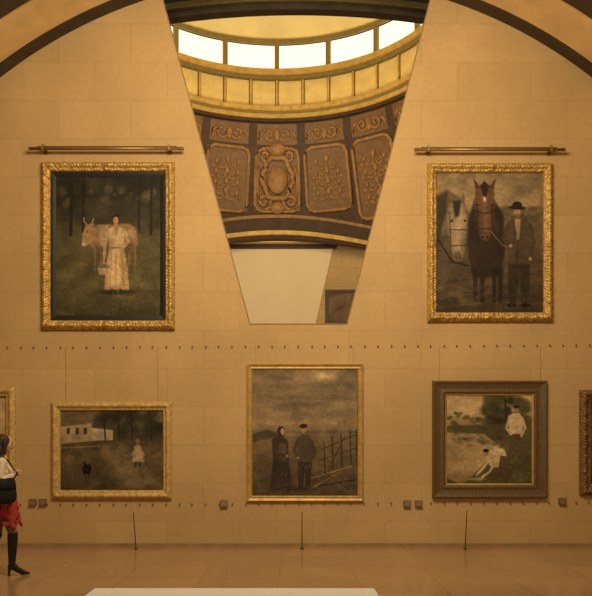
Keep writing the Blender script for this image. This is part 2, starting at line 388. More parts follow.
# ---------------------------------------------------------------- paintings
class Canvas:
    def __init__(s, x0, y0, x1, y1, res=2.2):
        s.b = (x0, y0, x1, y1); s.nx = int((x1-x0)*res); s.ny = int((y1-y0)*res)
        xs = np.linspace(x0, x1, s.nx+1); ys = np.linspace(y0, y1, s.ny+1)
        s.X, s.Y = np.meshgrid(xs, ys); s.I = np.zeros(s.X.shape+(3,))
    def field(s, cell, cy=None):
        cy = cy or cell
        x0, y0, x1, y1 = s.b; gx = int((x1-x0)/cell)+3; gy = int((y1-y0)/cy)+3
        g = np.random.rand(gy, gx); u = (s.X-x0)/cell; v = (s.Y-y0)/cy
        i = np.floor(u).astype(int); j = np.floor(v).astype(int); fu = u-i; fv = v-j
        fu = fu*fu*(3-2*fu); fv = fv*fv*(3-2*fv)
        return (g[j, i]*(1-fu)+g[j, i+1]*fu)*(1-fv)+(g[j+1, i]*(1-fu)+g[j+1, i+1]*fu)*fv
    def put(s, a, c): a = np.clip(a, 0, 1)[..., None]; s.I = s.I*(1-a)+np.array(c, float)*a
    def grad(s, stops):
        ys = [q[0] for q in stops]
        for k in range(3): s.I[..., k] = np.interp(s.Y, ys, [q[1][k] for q in stops])
    def ell(s, cx, cy, rx, ry, c, rot=0, soft=0.25, a=1.0):
        ca, sa = math.cos(rot), math.sin(rot); dx, dy = s.X-cx, s.Y-cy
        u = (dx*ca+dy*sa)/rx; v = (-dx*sa+dy*ca)/ry; q = np.sqrt(u*u+v*v)
        s.put(a*np.clip((1+soft/2-q)/soft, 0, 1), c)
    def poly(s, P, c, soft=1.0, a=1.0):
        ins = np.zeros(s.X.shape, bool); dist = np.full(s.X.shape, 1e9)
        for k in range(len(P)):
            x1, y1 = P[k]; x2, y2 = P[(k+1) % len(P)]
            if y1 != y2:
                cnd = ((y1 > s.Y) != (y2 > s.Y)); xi = (x2-x1)*(s.Y-y1)/(y2-y1)+x1; ins ^= cnd & (s.X < xi)
            dx, dy = x2-x1, y2-y1; L = dx*dx+dy*dy+1e-9
            tt = np.clip(((s.X-x1)*dx+(s.Y-y1)*dy)/L, 0, 1); dist = np.minimum(dist, np.hypot(s.X-x1-tt*dx, s.Y-y1-tt*dy))
        s.put(a*np.clip(0.5+np.where(ins, dist, -dist)/soft, 0, 1), c)
    def line(s, P, w, c, a=1.0):
        dist = np.full(s.X.shape, 1e9)
        for k in range(len(P)-1):
            x1, y1 = P[k]; x2, y2 = P[k+1]; dx, dy = x2-x1, y2-y1; L = dx*dx+dy*dy+1e-9
            tt = np.clip(((s.X-x1)*dx+(s.Y-y1)*dy)/L, 0, 1); dist = np.minimum(dist, np.hypot(s.X-x1-tt*dx, s.Y-y1-tt*dy))
        s.put(a*np.clip((w/2+0.3-dist)/0.6, 0, 1), c)
    def blobs(s, n, x0, y0, x1, y1, r0, r1, cols, a=0.8, flat=1.0):
        for _ in range(n):
            rr = random.uniform(r0, r1)
            s.ell(random.uniform(x0, x1), random.uniform(y0, y1), rr, rr*flat, random.choice(cols), random.uniform(-0.5, 0.5), 0.7, a)
    def tufts(s, n, x0, y0, x1, y1, cols, h=4):
        for _ in range(n):
            x, y = random.uniform(x0, x1), random.uniform(y0, y1); s.line([(x, y), (x+random.uniform(-1.5, 1.5), y-random.uniform(1, h))], 0.5, random.choice(cols), 0.7)
    def grain(s, k=0.22):
        g = 0.5*s.field(9)+0.3*s.field(3.2, 2)+0.2*s.field(1.2); s.I *= (1+k*(g-0.5)*2)[..., None]
    def mesh(s, name, Y, parent, off, k=1.0):
        x0, y0, x1, y1 = s.b; nx, ny = s.nx, s.ny
        wx = (s.X-HX)/66.0-off[0]; wz = EYE+(HY-s.Y)/66.0-off[2]
        vs = np.stack([wx, np.full(wx.shape, Y-off[1]), wz], -1).reshape(-1, 3)
        j, i = np.meshgrid(np.arange(ny), np.arange(nx), indexing='ij'); a = (j*(nx+1)+i).ravel()
        fs = np.stack([a, a+nx+1, a+nx+2, a+1], -1)
        me = bpy.data.meshes.new(name); me.from_pydata(vs.tolist(), [], fs.tolist()); me.update()
        c = np.clip(s.I, 0, 255)/255.0; l = np.where(c <= 0.04045, c/12.92, ((c+0.055)/1.055)**2.4)*k/np.array(EX)
        l = np.clip(l, 0.002, 0.9).reshape(-1, 3); rgba = np.concatenate([l, np.ones((len(l), 1))], 1).astype(np.float32)
        at = me.color_attributes.new('paint', 'FLOAT_COLOR', 'POINT'); at.data.foreach_set('color', rgba.ravel())
        me.materials.append(M['paint']); o = bpy.data.objects.new(name, me); COL.objects.link(o); o.parent = parent
        return o
def frame_mb(x0, y0, x1, y1, prof, orn=None, edge=0.0, seg=0.016):
    # world rectangle x0<x1, z0<z1 ; prof = [(inset, height)] in metres
    mb = MB(); P = len(prof); cols = 0
    sides = [((x0, y0), (x1, y0), (0, 1)), ((x1, y0), (x1, y1), (-1, 0)), ((x1, y1), (x0, y1), (0, -1)), ((x0, y1), (x0, y0), (1, 0))]
    for (ax, ay), (bx, by), (nx, ny) in sides:
        L = math.hypot(bx-ax, by-ay); n = max(6, int(L/seg)); tx, ty = (bx-ax)/L, (by-ay)/L
        for i in range(n):
            q = i/n
            for d, h in prof:
                s0 = d+(L-2*d)*q; e = 0.0
                if orn and h > 0.001:
                    h = h+orn(q*L-L/2, d, L)
                    if d == 0: e = edge*math.sin(2*PI*(q*L)/0.11)
                mb.v.append((ax+tx*s0+nx*(d-e), -h, ay+ty*s0+ny*(d-e)))
            cols += 1
    for i in range(cols):
        j = (i+1) % cols
        for k in range(P-1): mb.f.append((i*P+k, j*P+k, j*P+k+1, i*P+k+1))
    return mb
def hsh(a): return (math.sin(a*12.9898)*43758.5453) % 1.0
def orn_rich(u, d, L):
    w = 0.15; k = math.sin(PI*min(1, d/w)); i = math.floor(u/0.05); q = (u/0.05)-i
    a = (0.006+0.016*hsh(i+3.1*math.floor(d/0.05)))*math.sin(PI*q)*k+0.008*math.sin(2*PI*u/0.19+18*math.sin(d*40))*k
    c = abs(u)/(L/2)
    if c > 0.88 or c < 0.06: a += 0.018*k
    return a
def orn_mid(u, d, L): return 0.008*abs(math.sin(PI*u/0.07+d*60))*math.sin(PI*min(1, d/0.13))
def orn_low(u, d, L): return 0.0025*math.sin(2*PI*u/0.05)*math.sin(PI*min(1, d/0.09))
def painting(label, outer, fw, fmat, canvas, orn, edge=0.0, depth=0.09, liner=None, kind='a', wires=None, k=1.0):
    X0, _, Z1 = W(outer[0], outer[1]); X1, _, Z0 = W(outer[2], outer[3]); w = fw/66.0
    t = thing('framed_painting', label, 'painting', ((X0+X1)/2, 0, Z0)); off = t.location.copy()
    if kind == 'a': pr = [(0, 0), (0, .35), (.06, .6), (.14, .62), (.22, .86), (.34, 1), (.46, .98), (.58, .86), (.68, .6), (.76, .56), (.84, .64), (.92, .5), (1, .3), (1, 0.1)]
    else: pr = [(0, 0), (0, .7), (.06, .9), (.12, .95), (.2, .7), (.3, .62), (.55, .5), (.7, .46), (.76, .6), (.86, .6), (.92, .35), (1, .3), (1, 0.1)]
    fr = frame_mb(X0, Z0, X1, Z1, [(a*w, b*depth) for a, b in pr], orn, edge, 0.012).build('frame', fmat, t, off, smooth=True)
    if liner:
        lx = [outer[0]+fw-0.5, outer[1]+fw-0.5, outer[2]-fw+0.5, outer[3]-fw+0.5]
        a0, _, c1 = W(lx[0], lx[1]); a1, _, c0 = W(lx[2], lx[3]); lw = liner[0]/66.0
        frame_mb(a0, c0, a1, c1, [(0, 0.005), (0, .034), (lw*.5, .030), (lw, .020), (lw, .008)]).build('liner', liner[1], t, off)
    canvas.mesh('canvas', -0.014, t, off, k)
    mb = MB(); mb.box(X0+0.03, X1-0.03, -0.010, 0.0, Z0+0.03, Z1-0.03); mb.build('backing_board', M['backing'], t, off)
    if wires:
        for px in wires:
            a = W(px, 347); mb = MB(); mb.tube([(a[0], -0.012, a[2]), (a[0], -0.012, Z1-0.01)], 0.002, 6); mb.build('hanging_wire', M['wire'], t, off)
    return t

# 1: girl with bucket and cow
c = Canvas(56, 177, 164, 320)
c.grad([(177, (38, 30, 16)), (215, (52, 41, 22)), (235, (74, 60, 30)), (285, (80, 65, 32)), (320, (56, 44, 22))])
c.blobs(34, 58, 180, 163, 222, 5, 14, [(34, 27, 14), (44, 35, 18), (58, 46, 24)], 0.6)
c.blobs(20, 62, 188, 160, 206, 1.5, 5, [(96, 79, 47), (80, 65, 38)], 0.4)
for x0_, w_ in ((72, 3.2), (84, 2), (140, 2.2), (152, 2.8)): c.line([(x0_, 177), (x0_-0.5, 205), (x0_-1, 226+w_*3)], w_, (30, 23, 12), 0.85)
c.blobs(26, 58, 240, 162, 316, 4, 12, [(66, 55, 27), (84, 69, 34), (92, 75, 38)], 0.4, 0.35)
c.poly([(88, 232), (98, 225), (130, 224), (137, 229), (138, 244), (132, 252), (100, 253), (91, 246)], (126, 88, 50), 2)
c.poly([(92, 244), (136, 244), (131, 253), (101, 254)], (92, 64, 36), 3, 0.8)
c.poly([(99, 226), (109, 225), (106, 248), (100, 248)], (158, 120, 76), 3); c.ell(131, 234, 4.5, 5, (150, 114, 72), 0, 0.7)
for x in (95, 101, 129, 135): c.line([(x, 247), (x+0.6, 259), (x-0.4, 270)], 2.2, (106, 75, 43))
c.poly([(86, 226), (93, 223), (99, 228), (96, 238), (90, 244), (85, 247), (82, 243), (83, 234)], (136, 96, 56), 1.5)
c.line([(87, 225), (84, 221), (84, 218)], 0.9, (150, 122, 84)); c.line([(92, 223), (94, 219)], 0.9, (150, 122, 84)); c.ell(95, 226.5, 3, 1.3, (112, 77, 43), 0.3); c.ell(87.5, 232, .8, .8, (30, 20, 10)); c.ell(84, 244.5, 2, 1.8, (162, 126, 86)); c.line([(138, 230), (140, 242), (139, 252)], 0.9, (90, 62, 34))
c.ell(118, 292, 18, 3, (38, 31, 15), a=0.75, soft=0.6)
c.poly([(109, 247), (124, 247), (128, 268), (129.5, 290), (104.5, 290), (106, 268)], (150, 111, 62), 1.5); c.poly([(111, 249), (120, 249), (121, 286), (108, 287)], (180, 139, 82), 3)
for x0_, x1_ in ((112, 110), (116, 116), (121, 125)): c.line([(x0_, 254), (x1_, 288)], 0.9, (128, 92, 51), 0.8)
c.poly([(107.5, 230), (112, 227), (120, 227), (125.5, 230), (124.5, 241), (123.5, 248), (109.5, 248), (109, 241)], (172, 134, 82), 1.5); c.poly([(113, 227), (119, 227), (116.5, 236)], (146, 104, 60), 1.5); c.line([(109.5, 248), (124, 248)], 1, (110, 80, 46))
c.line([(108.5, 231), (105.5, 243), (104.5, 256)], 3.2, (164, 126, 76)); c.line([(104.5, 255), (104, 262)], 2, (160, 110, 66)); c.line([(124.5, 231), (128.5, 241), (122, 250)], 3.2, (164, 126, 76)); c.ell(104, 263, 1.4, 1.6, (160, 110, 66)); c.ell(121.5, 250.5, 1.6, 1.4, (160, 110, 66))
c.poly([(114.5, 222), (117.8, 222), (118, 228), (114, 228)], (146, 100, 60), 1)
c.ell(116.2, 219.3, 4.1, 4.6, (44, 29, 16), 0, 0.3); c.ell(116, 220.6, 2.7, 3.6, (158, 110, 67), 0, 0.35); c.line([(114.6, 220), (115.1, 220)], 0.5, (70, 44, 24)); c.line([(117, 220), (117.4, 220)], 0.5, (70, 44, 24)); c.line([(115.5, 222.5), (116.7, 222.5)], 0.4, (130, 70, 44))
c.poly([(98, 267), (110, 267), (108.4, 275), (99.6, 275)], (138, 106, 65), 1.2); c.ell(104, 267, 6, 1.4, (96, 72, 42)); c.line([(98.6, 266), (104, 262), (109.4, 266)], 0.6, (120, 92, 56))
c.line([(112, 290), (111, 293)], 2.2, (50, 34, 18)); c.line([(121, 290), (122, 293)], 2.2, (50, 34, 18))
c.tufts(150, 58, 258, 162, 318, [(96, 79, 40), (58, 48, 23), (106, 86, 44)])
c.grain(0.28)
painting('gold framed painting of a woman in a pale apron with bucket and cow', (42, 163, 175, 330), 9.5, M['gold'], c, orn_rich, 0.008, liner=(5.5, M['black']))

# 2: man with two plough horses
c = Canvas(436, 173, 544, 314)
c.grad([(173, (124, 96, 57)), (205, (134, 103, 60)), (213, (96, 77, 42)), (232, (84, 67, 35)), (262, (78, 58, 31)), (314, (54, 40, 21))])
c.blobs(12, 437, 175, 543, 198, 6, 16, [(138, 107, 64), (112, 86, 51)], 0.4, 0.4)
c.blobs(18, 500, 208, 543, 220, 2, 6, [(64, 55, 29), (78, 65, 35)], 0.6, 0.6)
for k in range(9): c.line([(437, 268+k*5), (490, 262+k*5), (543, 256+k*6)], 1.3, (46, 34, 18) if k % 2 else (90, 67, 37), 0.45)
# pale horse: body and neck behind, head lowered in front
c.poly([(436, 196), (446, 190), (460, 198), (468, 214), (470, 250), (466, 272), (436, 276)], (72, 54, 32), 4)
c.poly([(440, 268), (446, 268), (445, 300), (440, 300)], (74, 56, 34), 1.5); c.poly([(457, 268), (463, 268), (461, 302), (457, 302)], (70, 52, 31), 1.5)
c.poly([(438, 200), (448, 193), (458, 199), (462, 212), (460, 226), (452, 236), (440, 236)], (98, 75, 46), 4)
c.poly([(449, 204), (457, 200), (464, 206), (467, 220), (466, 238), (464, 252), (461, 260), (455, 261), (452, 254), (450, 238), (447, 220)], (124, 96, 60), 2.5)
c.poly([(455, 206), (461, 207), (462, 232), (460, 250), (456, 250)], (150, 118, 76), 4, 0.9); c.ell(458, 257, 4, 4.5, (88, 65, 42), 0, 0.6); c.ell(451.5, 221, 1.4, 1.3, (28, 19, 11)); c.ell(464.8, 221, 1.2, 1.3, (28, 19, 11)); c.ell(456, 258, .8, 1, (34, 23, 14)); c.ell(460.5, 258, .8, 1, (34, 23, 14))
c.poly([(448, 206), (447, 194), (453, 202)], (86, 64, 39)); c.poly([(460, 202), (464, 193), (465, 206)], (86, 64, 39)); c.poly([(452, 201), (461, 200), (459, 216), (455, 218)], (46, 34, 20), 2); c.poly([(437, 198), (448, 192), (446, 214), (438, 240)], (42, 31, 18), 3, 0.8)
c.line([(449, 230), (466, 230)], 0.9, (40, 28, 16)); c.line([(451, 246), (464.5, 246)], 0.9, (40, 28, 16)); c.line([(449, 212), (451, 246)], 0.8, (44, 31, 18)); c.line([(438, 240), (452, 262), (468, 266)], 2.2, (38, 27, 15), 0.9)
# dark horse
c.poly([(468, 222), (474, 200), (494, 200), (503, 216), (505, 250), (500, 278), (473, 278), (468, 256)], (46, 31, 17), 2.5)
for x in (475, 482, 494, 500): c.poly([(x-3, 268), (x+3, 268), (x+2, 286), (x+1.8, 303), (x-2.2, 303), (x-1.8, 286)], (40, 27, 14))
c.ell(486, 222, 17, 20, (36, 24, 13), 0, 0.3, 0.6); c.ell(486, 224, 13, 17, (50, 33, 18), 0, 0.4)
c.poly([(475, 192), (480, 185), (489, 185), (494, 192), (495, 206), (491, 222), (489.5, 236), (487, 241), (482, 241), (479.5, 236), (478, 222), (474, 206)], (86, 55, 30), 2)
c.poly([(482, 192), (487, 192), (487, 232), (483, 232)], (108, 72, 41), 3, 0.8); c.ell(484.5, 199, 1.5, 3, (160, 127, 84), 0, 0.6); c.ell(476.8, 214, 2, 9, (56, 36, 19), 0, 0.8); c.ell(492.2, 214, 2, 9, (56, 36, 19), 0, 0.8)
c.poly([(475.5, 191), (473, 178), (480, 187)], (68, 44, 24)); c.poly([(489, 187), (496, 178), (493.5, 191)], (68, 44, 24)); c.ell(476.8, 205, 1.2, 1.2, (18, 11, 7)); c.ell(492.4, 205, 1.2, 1.2, (18, 11, 7)); c.poly([(480, 186), (484, 181), (489, 186), (486, 198), (483, 196)], (38, 25, 14), 1.5)
c.ell(482.4, 237.5, .9, 1.3, (20, 12, 8)); c.ell(487, 237.5, .9, 1.3, (20, 12, 8)); c.line([(474.5, 211), (484.5, 214), (494.5, 211)], .9, (34, 22, 13)); c.line([(478.6, 229), (490.4, 229)], .9, (34, 22, 13)); c.line([(490, 231), (503, 246), (509, 246)], 0.8, (112, 82, 48))
# man
c.poly([(508, 254), (529, 254), (529.5, 282), (528, 304), (521.5, 304), (519.5, 276), (516, 304), (509, 304), (507.5, 280)], (48, 35, 20), 1.2); c.ell(511.5, 305.5, 4.6, 2, (28, 19, 11)); c.ell(525, 305.5, 4.6, 2, (28, 19, 11))
c.poly([(507, 223), (513, 218.5), (522, 218.5), (530.5, 223), (531.5, 244), (530, 264), (508, 264), (506.5, 244)], (72, 53, 31), 1.4); c.poly([(514.5, 219), (520.5, 219), (519, 240), (516.5, 240)], (142, 109, 66), 1.2); c.line([(517, 240), (517, 262)], 0.8, (46, 33, 19))
c.line([(508, 226), (504, 239), (510, 246)], 4.4, (64, 47, 27)); c.line([(530, 226), (533.5, 243), (530.5, 256)], 4.4, (66, 48, 28)); c.ell(510.5, 246, 1.8, 1.7, (150, 104, 62)); c.ell(530, 259, 1.7, 2, (150, 104, 62))
c.ell(517, 212.5, 3.3, 4.6, (156, 109, 66)); c.poly([(514, 214), (520, 214), (519, 218), (515, 218)], (98, 67, 38), 1.2); c.ell(517, 208, 8.6, 1.9, (34, 24, 14), 0.06); c.ell(517, 205.2, 4.8, 3.4, (38, 27, 16))
c.blobs(20, 438, 284, 490, 312, 3, 8, [(90, 68, 38), (48, 36, 19), (100, 77, 44)], 0.35, 0.35)
c.tufts(90, 437, 290, 543, 313, [(88, 67, 37), (44, 33, 17)])
c.grain(0.28)
painting('gold framed painting of a man in a hat leading two plough horses', (427, 164, 552, 322), 9.5, M['gold'], c, orn_rich, 0.008)

# 3: farmyard
c = Canvas(60, 410, 164, 491)
c.grad([(410, (104, 83, 50)), (420, (92, 72, 42)), (436, (60, 48, 26)), (452, (90, 69, 37)), (491, (64, 48, 25))])
c.blobs(26, 95, 411, 163, 436, 3, 8, [(48, 39, 20), (64, 52, 28), (40, 32, 17)], 0.7)
c.poly([(61, 424), (88, 418), (92, 424), (92, 441), (61, 444)], (144, 114, 72)); c.poly([(61, 416), (86, 412), (93, 423), (61, 427)], (90, 67, 38)); c.poly([(92, 428), (113, 430), (113, 440), (92, 441)], (160, 129, 82))
for x in (67, 76, 84): c.poly([(x, 428), (x+3, 427.6), (x+3, 434), (x, 434.4)], (56, 41, 23))
for x, y in ((104, 412), (118, 410), (131, 411), (150, 410)): c.line([(x, y), (x+1.5, 440)], 1.4, (40, 30, 16)); c.line([(x+1, y+12), (x+7, y+2)], 0.8, (40, 30, 16)); c.line([(x+1, y+16), (x-6, y+6)], 0.8, (40, 30, 16))
c.blobs(26, 61, 444, 163, 488, 4, 12, [(78, 61, 31), (102, 79, 43), (66, 51, 26)], 0.45, 0.35)
c.poly([(100, 446), (116, 444), (150, 470), (163, 486), (120, 490), (108, 466)], (112, 86, 49), 8, 0.6)
c.poly([(135, 446), (141, 446), (144.5, 462), (132, 462)], (158, 122, 75), 1.5); c.ell(138, 448.5, 3.4, 4, (162, 126, 79)); c.ell(138, 441.5, 2.3, 2.8, (126, 86, 50)); c.line([(135.5, 449), (132, 455)], 1.5, (158, 120, 74)); c.line([(140.5, 449), (144, 455)], 1.5, (158, 120, 74)); c.line([(136, 462), (136, 467)], 1.2, (46, 32, 18)); c.line([(140, 462), (140, 467)], 1.2, (46, 32, 18))
c.poly([(82, 469), (85, 463), (88, 465), (90, 464), (92, 468), (90, 474), (84, 474)], (26, 19, 11)); c.line([(86, 474), (86, 478)], 0.8, (40, 28, 15)); c.line([(89, 474), (89, 478)], 0.8, (40, 28, 15)); c.ell(84.5, 462.6, 1.3, 1.5, (70, 28, 16))
c.line([(61, 448), (100, 446)], 0.7, (130, 103, 62)); c.tufts(110, 61, 455, 163, 490, [(110, 88, 47), (52, 40, 20)])
c.grain(0.3)
painting('small wide gold framed painting of a farmyard with white house and child', (52, 402, 172, 499), 9, M['gold_pale'], c, orn_mid, 0.005, 0.08, wires=(66, 158))

# 4: couple by the sea
c = Canvas(252, 369, 357, 495)
c.grad([(369, (98, 76, 46)), (395, (118, 91, 55)), (424, (134, 102, 60)), (431, (110, 85, 51)), (440, (104, 80, 47)), (445, (100, 76, 42)), (495, (68, 51, 27))])
for _ in range(34): c.ell(random.uniform(252, 357), random.uniform(371, 418), random.uniform(10, 26), random.uniform(1.5, 4.5), random.choice([(94, 73, 45), (138, 107, 65), (118, 92, 56)]), 0, 0.9, 0.4)
c.ell(322, 376, 20, 6, (160, 124, 74), 0, 1.2, 0.7); c.ell(322, 376, 5, 3, (184, 146, 90), 0, 1.2, 0.8)
c.line([(252, 432), (357, 432)], 0.8, (74, 57, 35)); c.poly([(252, 434), (268, 430), (285, 436), (252, 442)], (70, 55, 31), 2)
c.blobs(26, 252, 446, 357, 492, 4, 12, [(90, 69, 38), (108, 83, 47), (74, 56, 30)], 0.45, 0.35)
c.poly([(272, 440), (279, 434), (288, 440), (289, 460), (292, 488), (270, 488), (273, 460)], (54, 40, 25), 1.5); c.ell(281, 431, 4, 4.8, (46, 32, 20)); c.ell(282.6, 431.5, 2.2, 3.3, (142, 100, 61)); c.poly([(279, 442), (286, 444), (286, 462), (278, 462)], (78, 58, 37), 2); c.line([(275, 442), (276, 454), (286, 456)], 3, (62, 46, 29)); c.ell(287, 456, 1.6, 1.4, (142, 100, 61))
c.poly([(297, 438), (303, 434), (309, 435), (313, 442), (312, 464), (298, 464)], (76, 58, 36), 1.5); c.poly([(298, 462), (312, 462), (310, 488), (305.5, 488), (305, 468), (303, 488), (298, 488)], (52, 38, 23)); c.ell(303.5, 429.4, 2.7, 3.7, (144, 102, 62)); c.ell(303.5, 426, 4, 2.2, (40, 29, 18)); c.line([(298, 440), (294, 450), (298, 458)], 3, (68, 52, 32)); c.line([(312, 441), (315, 454), (311, 460)], 3, (68, 52, 32)); c.ell(298, 458, 1.5, 1.5, (142, 100, 61))
for x, y in ((324, 452), (332, 447), (341, 444), (350, 441), (356, 440)): c.line([(x, y-10), (x+1, y+22)], 1.5, (54, 39, 21), 0.85)
c.line([(320, 450), (357, 434)], 1.1, (58, 42, 24), 0.85); c.line([(320, 460), (357, 448)], 1.1, (58, 42, 24), 0.85); c.line([(328, 470), (345, 436)], 1, (54, 39, 21), 0.85)
c.line([(312, 478), (352, 466)], 1.2, (128, 98, 57)); c.line([(318, 486), (354, 480)], 1.4, (46, 33, 18)); c.line([(308, 490), (340, 472)], 1, (120, 92, 53)); c.line([(326, 474), (350, 490)], 1, (48, 35, 19))
c.ell(292, 489, 22, 2.6, (44, 32, 17), 0, 0.6, 0.7); c.tufts(110, 253, 466, 356, 494, [(112, 86, 49), (48, 36, 19)])
c.grain(0.26)
painting('tall painting of a couple on a dusky shore in a slim plain gold frame', (247, 364, 363, 501), 5.5, M['gold_plain'], c, orn_low, 0, 0.06, kind='b', wires=(256, 353))

# 5: men at a pond
c = Canvas(446, 394, 534, 486)
c.grad([(394, (160, 125, 73)), (412, (174, 135, 79)), (424, (138, 106, 58)), (430, (92, 75, 39)), (434, (144, 111, 62)), (470, (160, 123, 70)), (486, (112, 85, 45))])
c.blobs(40, 486, 397, 533, 424, 3, 7, [(60, 51, 26), (76, 64, 32), (48, 40, 20)], 0.8); c.blobs(18, 447, 413, 490, 424, 2, 4.5, [(88, 74, 40), (72, 60, 32)], 0.8, 0.6); c.line([(505, 400), (506, 428)], 1.6, (44, 34, 18))
c.blobs(16, 450, 432, 500, 446, 2, 6, [(96, 78, 43), (78, 64, 34)], 0.5, 0.4)
c.poly([(447, 426), (534, 422), (534, 486), (462, 486), (486, 462), (500, 446), (484, 434), (447, 432)], (76, 64, 32), 2); c.poly([(447, 478), (462, 486), (447, 486)], (62, 51, 26), 2)
c.blobs(30, 496, 430, 533, 484, 3, 8, [(90, 76, 39), (66, 56, 28), (102, 84, 44)], 0.5, 0.45)
c.poly([(508, 416), (513, 413), (519, 413), (523, 418), (522, 436), (509, 436)], (182, 146, 92), 1.3); c.poly([(509, 434), (522, 434), (522, 460), (517, 460), (516, 444), (514, 460), (509, 460)], (78, 59, 36)); c.ell(516, 409.5, 2.5, 3.4, (146, 100, 59)); c.ell(516, 406.8, 2.8, 1.8, (44, 29, 17)); c.line([(509, 418), (506, 428), (511, 434)], 2.4, (174, 138, 86)); c.line([(522, 418), (525, 428), (521, 436)], 2.4, (174, 138, 86))
c.poly([(485, 456), (494, 447), (504, 449), (508, 460), (500, 468), (490, 466)], (184, 148, 95), 1.3); c.poly([(500, 456), (509, 456), (512, 470), (505, 481), (493, 481), (498, 468)], (82, 61, 37)); c.ell(485.6, 453, 2.9, 3.3, (144, 98, 58)); c.ell(485.6, 450.6, 3, 1.9, (44, 29, 17)); c.line([(489, 460), (483, 468), (477, 474)], 2.3, (176, 140, 88)); c.line([(495, 463), (489, 472), (482, 477)], 2.2, (176, 140, 88)); c.ell(476.5, 475, 1.5, 1.3, (154, 105, 62))
c.ell(476, 479, 8, 1.6, (182, 145, 89), 0, 0.7, 0.6); c.tufts(100, 490, 438, 533, 486, [(110, 92, 47), (54, 45, 23)])
c.grain(0.26)
painting('painting of two men in white shirts beside a pond, in a broad brown frame', (432, 381, 546, 498), 13.5, M['wood_frame'], c, orn_low, 0, 0.09, kind='b', wires=(439, 540), liner=(1.6, M['gold_plain']))

# 6 and 7: cut by the frame edges
c = Canvas(-94, 398, 6, 478, 1.2); c.grad([(398, (170, 131, 74)), (430, (180, 139, 80)), (445, (136, 102, 55)), (478, (108, 80, 42))]); c.blobs(20, -94, 430, 6, 476, 3, 10, [(120, 92, 48), (150, 114, 64)], 0.5, 0.5); c.grain(0.2)
painting('pale gold framed painting cut by the left edge, behind the walking woman', (-104, 387, 16, 489), 10, M['gold_pale'], c, orn_mid, 0.004, 0.08)
c = Canvas(590, 401, 676, 484, 1.2); c.grad([(401, (60, 48, 30)), (440, (88, 68, 40)), (484, (50, 38, 20))]); c.blobs(20, 590, 401, 676, 484, 3, 10, [(70, 54, 32), (44, 34, 19)], 0.5); c.grain(0.2)
painting('carved brown gold framed painting at the right edge, beside the pond painting', (579, 390, 688, 495), 10, M['dark_frame'], c, orn_rich, 0.004, 0.09, liner=(1.6, M['gold_plain']))

# small dark picture on the far wall
def simple_picture():
    a = W(325, 290, YF); b = W(356, 326, YF)
    t = thing('framed_painting', 'small dark picture on the far wall beside the pale tapered screen', 'painting', ((a[0]+b[0])/2, YF, b[2])); off = t.location
    mb = MB(); w = 0.10
    mb.box(a[0], b[0], YF-0.08, YF, a[2]-w, a[2]); mb.box(a[0], b[0], YF-0.08, YF, b[2], b[2]+w); mb.box(a[0], a[0]+w, YF-0.08, YF, b[2]+w, a[2]-w); mb.box(b[0]-w, b[0], YF-0.08, YF, b[2]+w, a[2]-w)
    mb.build('frame', M['iron'], t, off)
    mb = MB(); mb.box(a[0]+w, b[0]-w, YF-0.03, YF, b[2]+w, a[2]-w); mb.build('canvas', mat('dim_canvas', (104, 72, 36), 0.7, ns=2.5, amt=0.6), t, off)
simple_picture()

# ---------------------------------------------------------------- picture light bars
def bar(label, x0, x1, py):
    a = W(x0, py); b = W(x1, py); t = thing('picture_light_bar', label, 'picture light', ((a[0]+b[0])/2, 0, a[2])); off = t.location
    y = -0.12
    mb = MB(); mb.tube([(a[0], y, a[2]), (b[0], y, a[2])], 0.024, 12); mb.build('lamp_tube', M['bronze'], t, off, smooth=True)
    mb = MB(); mb.tube([(a[0]+0.1, y+0.06, a[2]+0.05), (b[0]-0.1, y+0.06, a[2]+0.05)], 0.009, 8); mb.build('support_rod', M['iron'], t, off)
    for x, s_ in ((a[0], -1), (b[0], 1)):
        mb = MB(); mb.tube([(x-s_*0.02, y, a[2]), (x+s_*0.01, y, a[2]), (x+s_*0.015, y, a[2])], [0.028, 0.028, 0.016], 12); mb.build('end_cap', M['bronze'], t, off)
    for q in (0.09, 0.91):
        x = a[0]+(b[0]-a[0])*q
        mb = MB(); mb.box(x-0.012, x+0.012, y, 0.0, a[2]-0.01, a[2]+0.01); mb.box(x-0.03, x+0.03, -0.012, 0.0, a[2]-0.05, a[2]+0.07); mb.box(x-0.014, x+0.014, y-0.028, y+0.028, a[2]-0.03, a[2]+0.06)
        mb.build('bracket', M['bronze'], t, off)
bar('bronze picture light bar above the painting of the woman and cow', 32, 184, 151.5)
bar('bronze picture light bar above the painting of the plough horses', 414, 562, 152.5)

# ---------------------------------------------------------------- studs
mb = MB(); mb.tube([(0, 0, 0), (0, -0.02, 0), (0, -0.03, 0), (0, -0.034, 0)], [0.007, 0.007, 0.013, 0.008], 8)
proto = None
rows = [(346.5, 'small metal stud in the upper row across the stone wall', 'studs in the upper row'), (503.5, 'small metal stud in the lower row below the paintings', 'studs in the lower row')]
for py, lab, grp in rows:
    for k in range(45):
        px = 8+k*13.2+random.uniform(-0.6, 0.6)
        if proto is None: proto = o = mb.build('wall_stud', M['stud'])
        else: o = proto.copy(); COL.objects.link(o)
        o.location = W(px, py-(0.004*(px-296)))
        tag(o, lab, 'stud', grp)
